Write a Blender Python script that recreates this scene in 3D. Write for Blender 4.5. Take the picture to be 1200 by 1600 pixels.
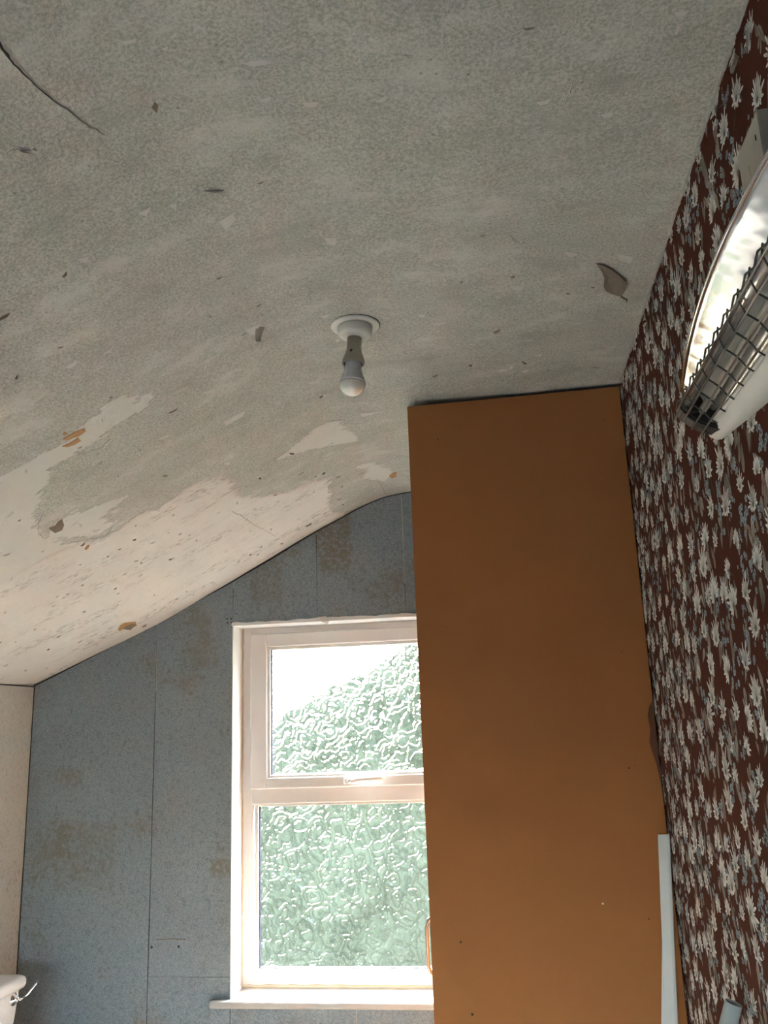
import bpy, bmesh, math, random
import numpy as np
from mathutils import Vector, Matrix, noise as mnoise

random.seed(7); rng = np.random.default_rng(11)
sc = bpy.context.scene
C = sc.collection
for o in list(bpy.data.objects): bpy.data.objects.remove(o)

# ------------------------------------------------------------------ camera
EYE = 1.55                                   # eye height above the floor
F = 1340.0                                   # focal length in pixels of the 1200x1600 frame
CR = ((0.98957568, 0.1396756, -0.03508136),  # camera right
      (-0.06722119, 0.23255694, -0.97025697),  # camera down
      (-0.12736281, 0.96250091, 0.23952185))   # camera forward
cam_d = bpy.data.cameras.new('camera'); cam = bpy.data.objects.new('camera', cam_d); C.objects.link(cam)
cam_d.sensor_fit = 'VERTICAL'; cam_d.sensor_height = 36; cam_d.lens = F / 1600 * 36
cam_d.clip_start = 0.02
R = Matrix((CR[0], [-v for v in CR[1]], [-v for v in CR[2]])).transposed().to_4x4()
cam.matrix_world = Matrix.Translation((0, 0, EYE)) @ R
sc.camera = cam

# ------------------------------------------------------------------ exposure, sky, sun
vs = sc.view_settings
vs.view_transform = 'Standard'; vs.look = 'None'; vs.gamma = 1; vs.use_curve_mapping = False
vs.exposure = 2.72
w = bpy.data.worlds.new('sky'); sc.world = w; w.use_nodes = True
wt = w.node_tree; bg = wt.nodes['Background']
sky = wt.nodes.new('ShaderNodeTexSky'); sky.sky_type = 'NISHITA'; sky.sun_disc = False
SUN_EL, SUN_AZ = math.radians(34), math.radians(-5)   # azimuth from +y towards +x
sky.sun_elevation = SUN_EL; sky.sun_rotation = SUN_AZ; sky.dust_density = 3.0; sky.air_density = 1.0
wt.links.new(sky.outputs[0], bg.inputs[0]); bg.inputs[1].default_value = 0.50
sd = bpy.data.lights.new('sun', 'SUN'); sun = bpy.data.objects.new('sun', sd); C.objects.link(sun)
sd.energy = 11.0; sd.angle = math.radians(0.6); sd.color = (1, .985, .965)
sdir = Vector((math.sin(SUN_AZ) * math.cos(SUN_EL), math.cos(SUN_AZ) * math.cos(SUN_EL), math.sin(SUN_EL)))
sun.rotation_euler = sdir.to_track_quat('Z', 'Y').to_euler()
sun.location = (4, 8, 8)

# ------------------------------------------------------------------ helpers
def tag(o, label=None, cat=None, group=None, kind=None):
    if label: o['label'] = label
    if cat: o['category'] = cat
    if group: o['group'] = group
    if kind: o['kind'] = kind
    return o

def empty(name, loc=(0, 0, 0), label=None, cat=None, kind=None):
    o = bpy.data.objects.new(name, None); C.objects.link(o); o.location = loc
    o.empty_display_size = .05
    return tag(o, label, cat, None, kind)

def link(name, me, mat, parent=None, smooth=False):
    o = bpy.data.objects.new(name, me); C.objects.link(o)
    if mat: me.materials.append(mat)
    if smooth:
        me.polygons.foreach_set('use_smooth', [True] * len(me.polygons))
    if parent:
        o.parent = parent
        o.matrix_parent_inverse = Matrix.Translation(parent.location).inverted()
    return o

def mesh(name, V, Fc, mat, parent=None, smooth=False):
    me = bpy.data.meshes.new(name); me.from_pydata([tuple(v) for v in V], [], Fc); me.update()
    return link(name, me, mat, parent, smooth)

def bmobj(name, bm, mat, parent=None, smooth=False):
    me = bpy.data.meshes.new(name); bm.normal_update(); bm.to_mesh(me); bm.free()
    return link(name, me, mat, parent, smooth)

def bbox(bm, x0, x1, y0, y1, z0, z1, bev=0, seg=2):
    r = bmesh.ops.create_cube(bm, size=1)
    for v in r['verts']:
        v.co = Vector(((x0 + x1) / 2 + v.co.x * (x1 - x0), (y0 + y1) / 2 + v.co.y * (y1 - y0), (z0 + z1) / 2 + v.co.z * (z1 - z0)))
    if bev:
        es = {e for v in r['verts'] for e in v.link_edges}
        bmesh.ops.bevel(bm, geom=list(es), offset=bev, segments=seg, affect='EDGES', profile=.5)

def box(name, x0, x1, y0, y1, z0, z1, mat, parent=None, bev=0, seg=2):
    bm = bmesh.new(); bbox(bm, x0, x1, y0, y1, z0, z1, bev, seg)
    return bmobj(name, bm, mat, parent)

def prism(name, poly, axis, a, b, mat, parent=None, bev=0):
    """polygon in the two other axes (in xyz order), extruded from a to b along axis"""
    def P(u, v, t):
        return {'x': (t, u, v), 'y': (u, t, v), 'z': (u, v, t)}[axis]
    n = len(poly); V = [P(u, v, a) for u, v in poly] + [P(u, v, b) for u, v in poly]
    Fc = [tuple(range(n)), tuple(range(2 * n - 1, n - 1, -1))] + [(i, i + n, (i + 1) % n + n, (i + 1) % n) for i in range(n)]
    bm = bmesh.new(); vv = [bm.verts.new(v) for v in V]
    for f in Fc: bm.faces.new([vv[i] for i in f])
    bmesh.ops.recalc_face_normals(bm, faces=bm.faces)
    if bev: bmesh.ops.bevel(bm, geom=list(bm.edges), offset=bev, segments=2, affect='EDGES')
    return bmobj(name, bm, mat, parent)

def lathe(name, prof, mat, parent=None, base=Matrix(), n=40):
    """prof = (radius, z) list, turned about z, then moved by base"""
    V = []; Fc = []
    for r, z in prof:
        for i in range(n):
            a = 2 * math.pi * i / n; V.append(base @ Vector((r * math.cos(a), r * math.sin(a), z)))
    m = len(prof)
    for j in range(m - 1):
        for i in range(n):
            Fc.append((j * n + i, j * n + (i + 1) % n, (j + 1) * n + (i + 1) % n, (j + 1) * n + i))
    Fc.append(tuple(range(n))); Fc.append(tuple((m - 1) * n + i for i in range(n)))
    bm = bmesh.new(); vv = [bm.verts.new(v) for v in V]
    for f in Fc: bm.faces.new([vv[i] for i in f])
    bmesh.ops.remove_doubles(bm, verts=bm.verts, dist=1e-6)
    bmesh.ops.recalc_face_normals(bm, faces=bm.faces)
    o = bmobj(name, bm, mat, parent)
    for p in o.data.polygons: p.use_smooth = len(p.vertices) <= 4
    return o

def tube(name, pts, r, mat, parent=None, n=8, rads=None):
    V = []; Fc = []; pts = [Vector(p) for p in pts]; up = Vector((.13, .21, 1)).normalized()
    for i, p in enumerate(pts):
        t = (pts[min(i + 1, len(pts) - 1)] - pts[max(i - 1, 0)]).normalized()
        a = t.cross(up)
        if a.length < 1e-3: a = t.cross(Vector((1, 0, 0)))
        a.normalize(); b = t.cross(a); rr = rads[i] if rads else r
        for k in range(n):
            q = 2 * math.pi * k / n; V.append(p + a * (rr * math.cos(q)) + b * (rr * math.sin(q)))
    for i in range(len(pts) - 1):
        for k in range(n):
            Fc.append((i * n + k, i * n + (k + 1) % n, (i + 1) * n + (k + 1) % n, (i + 1) * n + k))
    Fc.append(tuple(range(n - 1, -1, -1))); Fc.append(tuple((len(pts) - 1) * n + k for k in range(n)))
    return mesh(name, V, Fc, mat, parent, smooth=True)

# ------------------------------------------------------------------ materials
class NT:
    def __init__(s, name):
        s.m = bpy.data.materials.new(name); s.m.use_nodes = True; s.t = s.m.node_tree
        s.b = s.t.nodes['Principled BSDF']; s.out = s.t.nodes['Material Output']
        s.co = s.t.nodes.new('ShaderNodeTexCoord').outputs['Object']
    def n(s, typ, **kw):
        nd = s.t.nodes.new(typ)
        for k, v in kw.items():
            if k in ('ins',):
                for i, val in v.items():
                    if hasattr(val, 'is_linked') or isinstance(val, bpy.types.NodeSocket): s.t.links.new(val, nd.inputs[i])
                    else: nd.inputs[i].default_value = val
            else: setattr(nd, k, v)
        return nd
    def map(s, scale=(1, 1, 1), loc=(0, 0, 0), rot=(0, 0, 0), vec=None):
        return s.n('ShaderNodeMapping', ins={0: vec or s.co, 1: loc, 2: rot, 3: scale}).outputs[0]
    def noise(s, scale, detail=3, rough=.5, vec=None, dist=0):
        return s.n('ShaderNodeTexNoise', ins={'Vector': vec or s.co, 'Scale': scale, 'Detail': detail, 'Roughness': rough, 'Distortion': dist}).outputs[0]
    def vor(s, scale, vec=None, feature='F1', out=0, rnd=1.0):
        return s.n('ShaderNodeTexVoronoi', feature=feature, ins={'Vector': vec or s.co, 'Scale': scale, 'Randomness': rnd}).outputs[out]
    def math(s, op, a, b=0.0, c=None, clamp=False):
        ins = {0: a, 1: b}
        if c is not None: ins[2] = c
        return s.n('ShaderNodeMath', operation=op, use_clamp=clamp, ins=ins).outputs[0]
    def rng(s, v, a, b, c=0.0, d=1.0, smooth=True):
        return s.n('ShaderNodeMapRange', interpolation_type='SMOOTHSTEP' if smooth else 'LINEAR', ins={0: v, 1: a, 2: b, 3: c, 4: d}).outputs[0]
    def mix(s, f, a, b):
        nd = s.n('ShaderNodeMix', data_type='RGBA')
        for i, val in ((0, f), (6, a), (7, b)):
            if isinstance(val, bpy.types.NodeSocket): s.t.links.new(val, nd.inputs[i])
            else: nd.inputs[i].default_value = (*val, 1) if isinstance(val, tuple) and len(val) == 3 else val
        return nd.outputs[2]
    def attr(s, name, out='Fac'):
        return s.n('ShaderNodeAttribute', attribute_name=name).outputs[out]
    def sep(s):
        return s.n('ShaderNodeSeparateXYZ', ins={0: s.co}).outputs
    def bump(s, h, dist=.001, strength=1.0, normal=None):
        ins = {'Strength': strength, 'Distance': dist, 'Height': h}
        if normal: ins['Normal'] = normal
        return s.n('ShaderNodeBump', ins=ins).outputs[0]
    def set(s, **kw):
        for k, v in kw.items():
            k = {'base': 'Base Color', 'rough': 'Roughness', 'metal': 'Metallic', 'normal': 'Normal', 'spec': 'Specular IOR Level', 'coat': 'Coat Weight', 'trans': 'Transmission Weight', 'sss': 'Subsurface Weight'}.get(k, k)
            if isinstance(v, bpy.types.NodeSocket): s.t.links.new(v, s.b.inputs[k])
            else: s.b.inputs[k].default_value = (*v, 1) if isinstance(v, tuple) and len(v) == 3 else v
        return s.m

def plain(name, col, rough=.5, var=.12, scale=30, metal=0, bumpd=0, bscale=200, spec=.5):
    k = NT(name); n = k.noise(scale, 4)
    c = k.mix(n, tuple(v * (1 - var) for v in col), tuple(min(1, v * (1 + var)) for v in col))
    k.set(base=c, rough=rough, metal=metal, spec=spec)
    if bumpd: k.set(normal=k.bump(k.noise(bscale, 3), bumpd))
    return k.m

def ceiling_mat():
    k = NT('peeling_ceiling_paint')
    peel = k.attr('peel'); cream = k.attr('cream')
    va = k.map((.55, 1.7, .55))
    n1 = k.noise(9, 7, .66, va); n2 = k.noise(45, 5, .65, k.map((.5, 1.7, .5)))
    d = k.math('ADD', k.math('MULTIPLY', k.math('SUBTRACT', n1, .5), .20), k.math('MULTIPLY', k.math('SUBTRACT', n2, .5), .11))
    pm = k.rng(k.math('ADD', peel, d), -.0015, .0015)
    cm = k.rng(k.math('ADD', cream, d), -.006, .006)
    # stippled upper coat
    st = k.noise(190, 3, .75); st2 = k.noise(75, 5, .7); big = k.noise(2.2, 5, .6); mid = k.noise(8, 6, .7, k.map((.7, 1.4, 1)))
    up = k.mix(k.rng(st, .3, .7), (.31, .307, .262), (.575, .57, .515))
    up = k.mix(k.math('MULTIPLY', k.rng(st2, .55, .75), .35), up, (.27, .26, .225))
    up = k.mix(k.math('MULTIPLY', k.rng(mid, .50, .68), .65), up, (.61, .60, .55))
    up = k.mix(k.math('MULTIPLY', k.rng(mid, .48, .30), .55), up, (.31, .305, .265))
    up = k.mix(k.math('MULTIPLY', k.rng(big, .45, .7), .22), up, (.50, .455, .415))
    pit = k.math('MULTIPLY', k.rng(k.vor(45), .07, .13, 1, 0), k.rng(k.noise(7, 3, .6), .5, .6))
    up = k.mix(k.math('MULTIPLY', pit, .7), up, (.16, .15, .125))
    lo = k.mix(k.noise(6, 5, .6), (.56, .55, .50), (.66, .64, .585))
    # thin bare cream coat near the eaves, with rows of tiny chips
    cr = k.mix(k.noise(5, 6, .65), (.60, .56, .515), (.72, .69, .645))
    band = k.rng(k.noise(4, 3, .5, k.map((.5, 2.2, 1))), .45, .62)
    fl = k.rng(k.noise(95, 5, .75, k.map((.3, 1.3, .3))), .525, .58)
    cr = k.mix(k.math('MULTIPLY', k.math('MULTIPLY', fl, band), .8), cr, (.25, .21, .175))
    pink = k.rng(k.math('ABSOLUTE', k.math('ADD', cream, d)), .0, .03, .55, 0)
    col = k.mix(pm, up, lo); col = k.mix(cm, col, cr)
    col = k.mix(k.math('MULTIPLY', pink, k.rng(n1, .4, .6)), col, (.50, .40, .36))
    # rim of lifted paint where the coat stops
    edge = k.rng(k.math('ABSOLUTE', k.math('ADD', peel, d)), .0, .006, .5, 0)
    col = k.mix(k.math('MULTIPLY', edge, k.rng(n2, .5, .6)), col, (.22, .20, .17))
    # small chips through the coat
    ch = k.rng(k.noise(30, 7, .8, k.map((.6, 1.4, 1))), .665, .69)
    col = k.mix(k.math('MULTIPLY', ch, .7), col, (.18, .17, .145))
    h = k.math('ADD', k.math('MULTIPLY', k.math('SUBTRACT', 1, pm), k.math('ADD', k.math('MULTIPLY', st, .8), .9)), k.math('MULTIPLY', st2, .6))
    h = k.math('ADD', h, k.math('MULTIPLY', k.noise(18, 3), 2.2))
    h = k.math('SUBTRACT', h, k.math('MULTIPLY', ch, .7))
    return k.set(base=col, rough=.8, spec=.25, normal=k.bump(h, .0030))

def lining_mat(name, a, b, brown, patches=()):
    k = NT(name)
    f = k.noise(240, 3, .7); g = k.noise(70, 4, .6); big = k.noise(3, 5, .6)
    col = k.mix(k.rng(f, .3, .7), a, b)
    col = k.mix(k.math('MULTIPLY', k.rng(g, .52, .7), .4), col, tuple(v * .62 for v in a))
    col = k.mix(k.math('MULTIPLY', k.rng(k.math('ADD', big, k.math('MULTIPLY', g, .35)), .74, .90), .6), col, brown)
    X, Y, Z = k.sep()
    for x0, x1, z0, z1, s in patches:        # old paste marks
        wob = k.math('MULTIPLY', k.math('SUBTRACT', k.noise(60, 3), .5), .03)
        mx = k.math('MULTIPLY', k.rng(k.math('ADD', X, wob), x0 - .008, x0 + .008), k.rng(k.math('ADD', X, wob), x1 - .008, x1 + .008, 1, 0))
        mz = k.math('MULTIPLY', k.rng(k.math('ADD', Z, wob), z0 - .03, z0 + .03), k.rng(Z, z1 - .01, z1 + .01, 1, 0))
        col = k.mix(k.math('MULTIPLY', k.math('MULTIPLY', mx, mz), k.math('MULTIPLY', k.rng(g, .3, .6), s)), col, brown)
    return k.set(base=col, rough=.85, spec=.2, normal=k.bump(k.math('ADD', f, k.math('MULTIPLY', g, 1.3)), .0011))

def glass_mat():
    k = NT('patterned_obscure_glass')
    v = k.map((1, 0, 1))
    wv = k.n('ShaderNodeTexNoise', ins={'Vector': v, 'Scale': 16.0, 'Detail': 2.0}).outputs['Color']
    vv = k.n('ShaderNodeVectorMath', operation='MULTIPLY_ADD', ins={0: wv, 1: (.05, 0, .05), 2: v}).outputs[0]
    d1 = k.vor(16, vv); d2 = k.vor(10, k.map((1.25, 0, .75), (3, 0, 5), vec=vv)); d3 = k.vor(34, k.map((1, 0, .7), (1, 0, 9), vec=vv))
    ring = lambda d, f: k.math('POWER', k.math('ABSOLUTE', k.math('SINE', k.math('MULTIPLY', d, f))), 6)
    h = k.math('ADD', ring(d1, 11), k.math('MULTIPLY', ring(d2, 10), .9))
    h = k.math('ADD', h, k.math('MULTIPLY', ring(d3, 6), .35))
    h = k.math('ADD', h, k.math('MULTIPLY', k.noise(150, 2, .5, v), .30))
    nrm = k.bump(h, .0036)
    line = k.math('MULTIPLY', k.math('MAXIMUM', k.math('POWER', ring(d1, 11), 2), k.math('POWER', ring(d2, 10), 2)), .5)
    tint = k.mix(line, (.93, .97, .95), (.40, .45, .43))     # darker ridges painted in to imitate refraction lines
    refr = k.n('ShaderNodeBsdfRefraction', ins={'Color': tint, 'Roughness': .02, 'IOR': 1.62, 'Normal': nrm})
    tr = k.n('ShaderNodeBsdfTransparent', ins={0: tint})
    gl = k.n('ShaderNodeBsdfGlossy', ins={'Roughness': .05, 'Normal': nrm})
    m1 = k.n('ShaderNodeMixShader', ins={0: .35, 1: refr.outputs[0], 2: tr.outputs[0]})
    m2 = k.n('ShaderNodeMixShader', ins={0: .05, 1: m1.outputs[0], 2: gl.outputs[0]})
    k.t.nodes.remove(k.b); k.t.links.new(m2.outputs[0], k.out.inputs[0])
    return k.m

def attr_mat(name, rough=.6, spec=.3):
    k = NT(name); c = k.attr('col', 'Color'); n = k.noise(180, 3)
    return k.set(base=k.mix(k.math('MULTIPLY', n, .12), c, (.05, .04, .03)), rough=rough, spec=spec)

M = {}
M['ceil'] = ceiling_mat()
M['lining'] = lining_mat('grey_wall_lining', (.165, .200, .223), (.315, .362, .398), (.19, .17, .13),
                         [(-.716, -.575, 2.14, 2.40, .85), (-.99, -.86, 2.02, 2.24, .5), (-1.14, -1.06, 1.02, 1.08, .8),
                          (-1.76, -1.52, .98, 1.22, .45), (-1.78, -1.66, 1.36, 1.42, .5)])
M['lining_left'] = lining_mat('beige_wall_lining', (.48, .48, .44), (.62, .615, .58), (.30, .25, .18))
M['plaster'] = plain('bare_plaster', (.42, .36, .29), .9, .15, 40, bumpd=.001)
M['plaster_white'] = plain('white_ceiling_plaster', (.56, .54, .50), .85, .12, 40, bumpd=.001)
M['lip'] = plain('greyed_plaster_edge', (.36, .35, .32), .85, .25, 60, bumpd=.001)
M['gap'] = plain('gap_shade_and_dirt', (.035, .03, .025), .95, .2, 90)  # dark colour, also stands in for shade inside cracks and openings
M['paper'] = plain('brown_wallpaper_ground', (.085, .027, .016), .85, .14, 60, bumpd=.0004, spec=.06)
M['print'] = attr_mat('wallpaper_print', .9, .05)
M['board'] = plain('brown_hardboard', (.385, .158, .054), .75, .08, 5, bumpd=.0003, bscale=350, spec=.12)
M['board_edge'] = plain('hardboard_cut_edge', (.15, .075, .035), .8, .15, 60)
M['stain'] = plain('dark_varnish_stain', (.13, .043, .012), .45, .15, 20)
M['pvc'] = plain('white_window_plastic', (.70, .665, .64), .35, .03, 8)
M['pvc_strip'] = plain('white_plastic_trim', (.80, .81, .79), .5, .05, 30)
M['reveal'] = plain('white_painted_reveal', (.74, .74, .73), .6, .10, 14, bumpd=.0012, bscale=60)
M['sill'] = plain('cream_gloss_sill', (.45, .43, .40), .4, .06, 20)
M['sealant'] = plain('yellowed_sealant', (.66, .50, .33), .6, .2, 60, bumpd=.001, bscale=120)
M['glass'] = glass_mat()
M['gasket'] = plain('dark_glazing_gasket', (.06, .06, .09), .6)
kk = NT('clear_outer_face'); _t = kk.n('ShaderNodeBsdfTransparent'); kk.t.nodes.remove(kk.b); kk.t.links.new(_t.outputs[0], kk.out.inputs[0]); M['clear'] = kk.m
M['rose'] = plain('aged_white_plastic', (.72, .71, .65), .45, .06, 30)
M['holder'] = plain('yellowed_lampholder', (.36, .335, .27), .4, .08, 40)
M['bulb_collar'] = plain('bulb_collar_white', (.74, .76, .79), .45, .03, 20)
k = NT('frosted_bulb_dome'); M['bulb'] = k.set(base=(.88, .85, .79), rough=.10, sss=.15, coat=.8)
M['chrome'] = plain('polished_reflector', (.86, .86, .86), .16, .03, 6, metal=1, bumpd=.004, bscale=9)
M['chrome_hard'] = plain('chrome', (.85, .85, .86), .08, .02, 6, metal=1)
M['wire'] = plain('guard_wire_steel', (.30, .28, .26), .3, .15, 60, metal=1)
M['wire_dark'] = plain('guard_wire_dark', (.06, .055, .05), .45, .15, 60, metal=.6)
M['heater_white'] = plain('cream_enamel', (.60, .60, .54), .35, .05, 25)
M['black'] = plain('black_plastic', (.018, .018, .019), .35, .1, 40)
M['bracket'] = plain('painted_bracket_steel', (.42, .39, .33), .5, .08, 30)
k = NT('quartz_tube'); M['quartz'] = k.set(base=(.62, .60, .57), rough=.15, metal=.7)
M['ceramic'] = plain('white_ceramic', (.80, .76, .71), .12, .02, 8)
M['door_pull'] = plain('satin_pull', (.72, .60, .50), .2, .03, 20, metal=1)
M['orange'] = plain('exposed_undercoat_orange', (.38, .20, .07), .8, .25, 70)
M['brown_hole'] = plain('exposed_lath_brown', (.19, .145, .10), .9, .25, 60)
M['flap'] = plain('torn_paper_back', (.21, .165, .12), .8, .2, 50)
M['floor'] = plain('worn_floor_boards', (.66, .62, .57), .6, .2, 6)
M['wall_plain'] = plain('plain_cream_wall', (.80, .78, .74), .85, .05, 8)
M['tape'] = plain('torn_white_tape', (.72, .70, .66), .6, .05, 50)
M['tube'] = plain('pale_blue_white_card', (.62, .69, .70), .5, .06, 40)
M['teal'] = plain('teal_print', (.03, .22, .20), .5)
M['lawn'] = plain('lawn', (.10, .12, .08), .9, .3, 3)
M['paving'] = plain('pale_paving', (.30, .28, .25), .85, .12, 2)
M['brick'] = plain('outer_render', (.55, .50, .44), .9, .1, 5)
M['leaf'] = plain('foliage', (.058, .078, .05), .9, .25, 5, bumpd=.02, bscale=4, spec=.1)
k = NT('pale_foliage'); _c = k.mix(k.rng(k.noise(2.2, 3, .55), .40, .60), (.066, .068, .036), (.225, .225, .135)); _c = k.mix(k.rng(k.noise(1.3, 3, .5), .4, .65), _c, (.15, .152, .092)); _c = k.mix(k.rng(k.noise(9, 2, .5), .66, .74), _c, (.40, .41, .33))  # light patches and flecks painted in as sunlit leaves and glints
M['leaf2'] = k.set(base=_c, rough=.9, spec=.1)
M['bark'] = plain('bark', (.14, .10, .07), .9, .3, 20)

# ------------------------------------------------------------------ room measurements (m; x right, y away, z up)
XL, XR, YF, YB = -1.89, .372, 3.306, -2.2
PX = np.array([-1.95, -1.89, -1.605, -1.375, -1.059, -.713, -.541, -.435, -.331, .45])
PZ = np.array([.178, .198, .325, .427, .581, .762, .848, .886, .900, .900]) + EYE
_gx = np.linspace(-1.95, .45, 481); _gz = np.interp(_gx, PX, PZ)
_ker = np.hanning(23); _ker /= _ker.sum()
_gz = np.convolve(np.pad(_gz, 11, mode='reflect', reflect_type='odd'), _ker, 'valid')
def ceil_z(x): return float(np.interp(x, _gx, _gz))
RT = [Vector(r) for r in CR]
def ray(px, py):
    return RT[0] * ((px - 600) / F) + RT[1] * ((py - 800) / F) + RT[2]
def on_ceiling(px, py):
    """where the sight line through a photo pixel meets the ceiling surface"""
    v = ray(px, py); t = .3
    if v.z < 1e-3: return Vector((0, 9, 0))
    for _ in range(4000):
        t += .004; p = v * t
        if p.z + EYE > ceil_z(min(max(p.x, -1.95), .45)): break
    return Vector((p.x, p.y, ceil_z(min(max(p.x, -1.95), .45))))
def cnormal(x):
    s = (ceil_z(x + .02) - ceil_z(x - .02)) / .04
    return Vector((s, 0, -1)).normalized()      # pointing into the room

# ------------------------------------------------------------------ ceiling
def build_ceiling():
    nu, nv = 190, 350
    xs = np.linspace(-1.93, .40, nu); ys = np.linspace(YB - .02, YF + .012, nv)
    XX, YY = np.meshgrid(xs, ys, indexing='ij'); ZZ = np.interp(XX, _gx, _gz)
    fx = XX.ravel(); fy = YY.ravel(); fz = ZZ.ravel()
    fz = fz + np.array([mnoise.noise((x * 1.8, y * 1.8, 0)) * .010 + mnoise.noise((x * 7, y * 7, 4)) * .0022 for x, y in zip(fx, fy)])
    V = np.stack([fx, fy, fz], 1)
    idx = np.arange(nu * nv).reshape(nu, nv)
    Fc = np.stack([idx[:-1, :-1], idx[:-1, 1:], idx[1:, 1:], idx[1:, :-1]], -1).reshape(-1, 4)
    o = mesh('ceiling', V, Fc.tolist(), M['ceil'], None, True)
    def sdist(poly):
        P = np.array(poly); inside = np.zeros(len(fx), bool); best = np.full(len(fx), 9.)
        for a, b in zip(P, np.roll(P, -1, 0)):
            e = b - a; L = (e ** 2).sum() + 1e-12
            t = np.clip(((fx - a[0]) * e[0] + (fy - a[1]) * e[1]) / L, 0, 1)
            best = np.minimum(best, np.hypot(fx - a[0] - t * e[0], fy - a[1] - t * e[1]))
            c = ((a[1] > fy) != (b[1] > fy)) & (fx < (b[0] - a[0]) * (fy - a[1]) / (b[1] - a[1] + 1e-12) + a[0])
            inside ^= c
        return np.where(inside, best, -best)
    pj = lambda pts: [(p.x, p.y) for p in (on_ceiling(*q) for q in pts)]
    far = [(-.36, 3.5), (-2.2, 3.5)]
    main = [(-2.2, 1.5), (-1.6, 1.55)] + pj([(0, 752), (50, 725), (100, 700), (125, 670), (150, 650), (190, 622), (242, 622), (220, 645), (175, 668), (160, 690),
            (120, 715), (75, 735), (60, 770), (58, 810), (62, 838), (110, 846), (150, 845), (180, 828), (215, 806), (250, 790), (280, 770), (310, 755), (350, 742), (372, 778),
            (410, 776), (456, 768), (479, 757), (518, 746), (515, 776), (521, 800), (545, 800)]) + far
    small = [[(117, 798), (198, 777), (168, 804), (180, 816), (156, 838), (105, 842), (75, 834), (95, 815)],
             [(467, 691), (501, 665), (521, 660), (558, 680), (555, 688), (490, 702), (433, 716)],
             [(561, 729), (583, 722), (620, 736), (600, 752), (569, 745)]]
    peel = sdist(main)
    for s in small: peel = np.maximum(peel, sdist(pj(s)))
    cream = sdist([(-2.2, 1.9), (-1.7, 2.0)] + pj([(0, 912), (50, 884), (110, 856), (180, 830), (215, 808), (250, 792), (280, 772), (310, 757), (350, 744), (372, 780), (410, 778), (456, 770), (479, 759),
            (518, 748), (515, 778), (521, 801), (545, 800)]) + far)
    # smaller excursions for the small patches: the paint noise is scaled by clipping
    for nm, a in (('peel', peel), ('cream', cream)):
        at = o.data.attributes.new(nm, 'FLOAT', 'POINT'); at.data.foreach_set('value', np.clip(a * 1.6, -.12, .2).astype(np.float32))
    return tag(o, 'whitish plaster ceiling sloping down to the left, paint peeling', 'ceiling', None, 'structure')
ceiling = build_ceiling()

# ------------------------------------------------------------------ floor and plain walls
tag(box('floor', XL - .1, XR + .1, YB - .1, YF + .02, -.1, 0, M['floor']), 'bare timber floor of the small bathroom', 'floor', None, 'structure')
wl = tag(box('wall_left', XL - .1, XL, YB - .1, YF + .02, -.1, ceil_z(XL) + .12, M['lining_left']), 'low left wall covered in beige mottled lining', 'wall', None, 'structure')
def back_wall():
    """wall behind the camera, with an added clear window for fill light"""
    bm = bmesh.new(); a, b, c, d = FILL_WIN
    for x0, x1, z0, z1 in ((XL - .1, a, -.1, 2.6), (b, XR + .1, -.1, 2.6), (a, b, -.1, c), (a, b, d, 2.6)): bbox(bm, x0, x1, YB - .1, YB, z0, z1)
    tag(bmobj('wall_back', bm, M['wall_plain']), 'plain cream wall behind the camera', 'wall', None, 'structure')
    W = empty('fill_window', ((a + b) / 2, YB - .05, c), 'added clear white-framed window behind the camera for fill light', 'window', 'structure')
    for nm, x0, x1, z0, z1 in (('frame_jamb', a, a + .05, c, d), ('frame_jamb', b - .05, b, c, d), ('frame_head', a + .05, b - .05, d - .05, d), ('frame_foot', a + .05, b - .05, c, c + .05)):
        box(nm, x0, x1, YB - .09, YB - .03, z0, z1, M['pvc'], W, .004)
    box('pane', a + .05, b - .05, YB - .064, YB - .06, c + .05, d - .05, M['clear'], W)
FILL_WIN = (-1.80, .30, .45, 1.68)  # added unseen window, sized to give fill light from behind
back_wall()
wr = tag(box('wall_right', XR, XR + .1, YB - .1, YF + .3, -.1, 2.6, M['paper']), 'right wall papered in dark brown floral wallpaper', 'wall', None, 'structure')

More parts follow.
